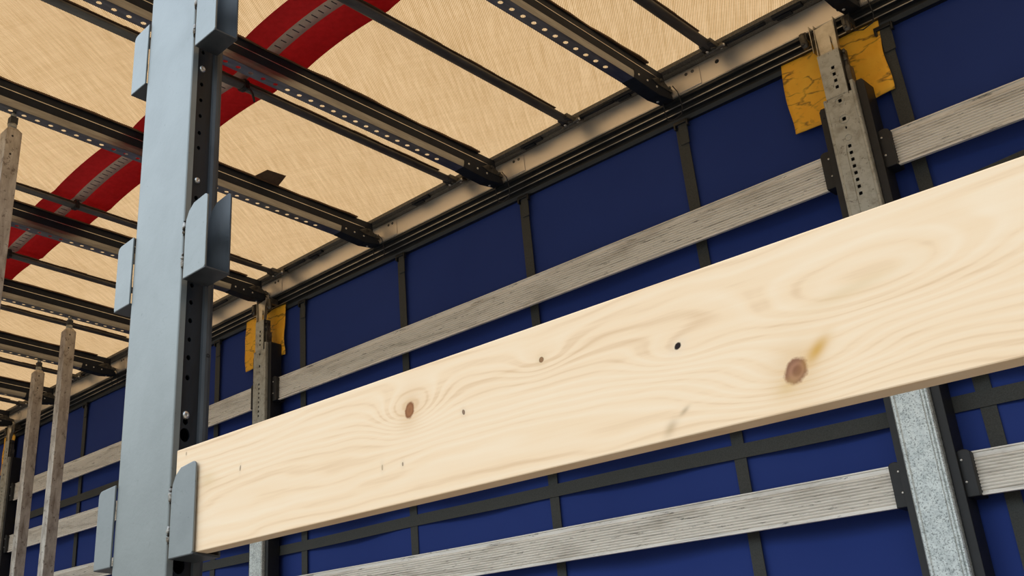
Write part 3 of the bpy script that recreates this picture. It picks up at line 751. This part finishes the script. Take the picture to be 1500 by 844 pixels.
# ================================================================= YELLOW PATCHES
def patch(x0, x1, z0, z1, seed, label, notch=None):
    rnd = random.Random(seed); mb = MB(); nx, nz = 22, 20; vs = []
    for off in (0, .003):
        for i in range(nx + 1):
            for j in range(nz + 1):
                u, v = i / nx, j / nz
                x = x0 + (x1 - x0) * u + .004 * sin(v * 7 + seed); z = z0 + (z1 - z0) * v + .006 * sin(u * 5 + seed * 2) + (.012 * (u > .5) * (1 - v) if seed == 1 else 0)
                y = 3.342 + .004 * sin(u * 11 + v * 4 + seed) * sin(v * 9 + seed) + off
                vs.append((x, y, z))
    N = (nx + 1) * (nz + 1); fs = []
    for k in (0, 1):
        for i in range(nx):
            for j in range(nz):
                fs.append(tuple(k * N + q for q in (i * (nz + 1) + j, (i + 1) * (nz + 1) + j, (i + 1) * (nz + 1) + j + 1, i * (nz + 1) + j + 1)))
    rim = [i * (nz + 1) for i in range(nx + 1)] + [nx * (nz + 1) + j for j in range(1, nz + 1)] + [i * (nz + 1) + nz for i in range(nx - 1, -1, -1)] + [j for j in range(nz - 1, 0, -1)]
    for a, b_ in zip(rim, rim[1:] + rim[:1]): fs.append((a, b_, b_ + N, a + N))
    mb.add(vs, fs, True)
    return mb.build('yellow_patch', 'yellow', org=((x0 + x1) / 2, 3.345, z0), label=label, cat='patch', group='yellow patches behind the wall posts')
patch(-1.393, -1.052, 1.975, 2.285, 1, 'scuffed yellow vinyl patch behind the head of the right-hand wall post')
patch(-4.622, -4.262, 1.968, 2.285, 2, 'scuffed yellow vinyl patch behind the head of the middle wall post')
patch(-7.82, -7.63, 1.968, 2.285, 3, 'yellow vinyl patch at the far left wall post on the edge of the photo')

# ================================================================= STRAPS
SX = [-1.030, -1.795, -2.575, -3.345, -4.105, -4.895, -5.66, -6.50, -7.27, -8.04, -.27, .49]
SL = {0: 'right of the right-hand wall post', 1: 'nearest left of the right-hand wall post', 2: 'second left of the right-hand wall post', 3: 'third left of the right-hand wall post',
      4: 'just right of the middle wall post', 5: 'seen between foreground post and middle wall post', 6: 'hidden mostly by the foreground post',
      7: 'just right of the larger standing pole', 8: 'left of the thinner standing pole', 9: 'at the far left beyond the last wall post', 10: 'beyond the right edge of the photo, nearer one', 11: 'beyond the right edge of the photo, farther one'}
def make_strap(x):
    e = empty('curtain_strap', (x, 3.35, -.38), '', 'strap')
    mb = MB(); n = 40; vs = []
    for k in range(n + 1):
        z = -.38 + 2.60 * k / n; dx = .004 * sin(z * 2.1) - .010 * (z - 1); w_ = .0215 + .001 * sin(z * 7)
        vs += [(x + dx - w_, 3.351, z), (x + dx + w_, 3.351, z), (x + dx + w_, 3.354, z), (x + dx - w_, 3.354, z)]
    mb.add(vs, [(k * 4 + a, k * 4 + (a + 1) % 4, (k + 1) * 4 + (a + 1) % 4, (k + 1) * 4 + a) for k in range(n) for a in range(4)])
    mb.build('webbing', 'strap', e)
    MB().box(x - .0245, x + .013, 3.3445, 3.3505, 2.135, 2.226).build('strap_hem', 'strap', e, bevel=.003)
    h = MB().box(x - .034, x + .020, 3.336, 3.348, 2.222, 2.236).box(x - .038, x - .030, 3.336, 3.352, 2.205, 2.236).box(x + .014, x + .022, 3.336, 3.352, 2.205, 2.236)
    h.build('hanger', 'track', e, bevel=.002)
    return e
s0 = make_strap(SX[0]); ss = [s0]
for x in SX[1:10]: ss.append(copy_tree(s0, None, (x - SX[0], 0, 0)))
for i, o in enumerate(ss): props(o, 'vertical dark webbing strap on the curtain, ' + SL[i], 'strap', 'vertical curtain straps')
for z0, z1, l in ((.908, .956, 'horizontal dark webbing band on the blue curtain just below the wooden board'), (1.543, 1.594, 'horizontal dark webbing band on the blue curtain above the wooden board')):
    mb = MB(); n = 120; vs = []
    for k in range(n + 1):
        x = XF + .02 + (XR - XF - .04) * k / n; dz = .002 * sin(x * 2.0 + z0) + .0015 * sin(x * 5.1) + (.10 * max(0, min(.5, x + 1.1)) if z0 > 1.2 else 0)
        vs += [(x, 3.3475, z0 + dz), (x, 3.3475, z1 + dz), (x, 3.3505, z1 + dz), (x, 3.3505, z0 + dz)]
    mb.add(vs, [(k * 4 + a, k * 4 + (a + 1) % 4, (k + 1) * 4 + (a + 1) % 4, (k + 1) * 4 + a) for k in range(n) for a in range(4)])
    mb.build('webbing_band', 'strap', org=(0, 3.35, z0), label=l, cat='webbing', group='horizontal curtain bands')

# ================================================================= STANDING POLES
def make_pole(xc, yc, w_=.060, d_=.066):
    e = empty('roof_pole', (xc, yc, -.40), '', 'pole')
    x0, x1, y0, y1 = xc - w_ / 2, xc + w_ / 2, yc - d_ / 2, yc + d_ / 2
    mb = MB().box(x0, x1, y0, y1, -.40, 2.205)
    # shoulders
    mb.add([(x0, y0, 2.205), (x1, y0, 2.205), (x1, y1, 2.205), (x0, y1, 2.205), (xc - .018, yc - .018, 2.226), (xc + .018, yc - .018, 2.226), (xc + .018, yc + .018, 2.226), (xc - .018, yc + .018, 2.226)],
           [(0, 1, 5, 4), (1, 2, 6, 5), (2, 3, 7, 6), (3, 0, 4, 7), (4, 5, 6, 7)])
    mb.build('shaft', 'pole', e, bevel=.003)
    MB().tube([(xc, yc, 2.224), (xc, yc, 2.246)], .018, 12).build('collar', 'galv_plate', e)
    MB().box(xc - .015, xc + .015, yc - .015, yc + .015, 2.246, 2.277).build('black_sleeve', 'interior', e)
    MB().tube([(xc, yc, 2.277), (xc, yc, 2.290), (xc, yc, 2.2995)], [.013, .012, .006], 10).build('tip', 'galv_plate', e)
    for z in (2.18, 2.10): MB().bolt((x1, yc - .006, z), (1, 0, 0), .0045, .0008).build('pin_hole', 'cord', e)
    return e
q0 = make_pole(-5.27, 2.562)
q1 = copy_tree(q0, None, (-6.05 + 5.27, 2.758 - 2.562, 0))
q2 = copy_tree(q0, None, (-3.485 + 5.27, 1.372 - 2.562, 0))
props(q0, 'weathered square aluminium pole left of the foreground post, larger of the pair', 'pole', 'roof support poles')
props(q1, 'weathered square aluminium pole at the left, thinner and farther of the pair', 'pole', 'roof support poles')
props(q2, 'brown-stained square pole cut off by the left edge of the photo', 'pole', 'roof support poles')
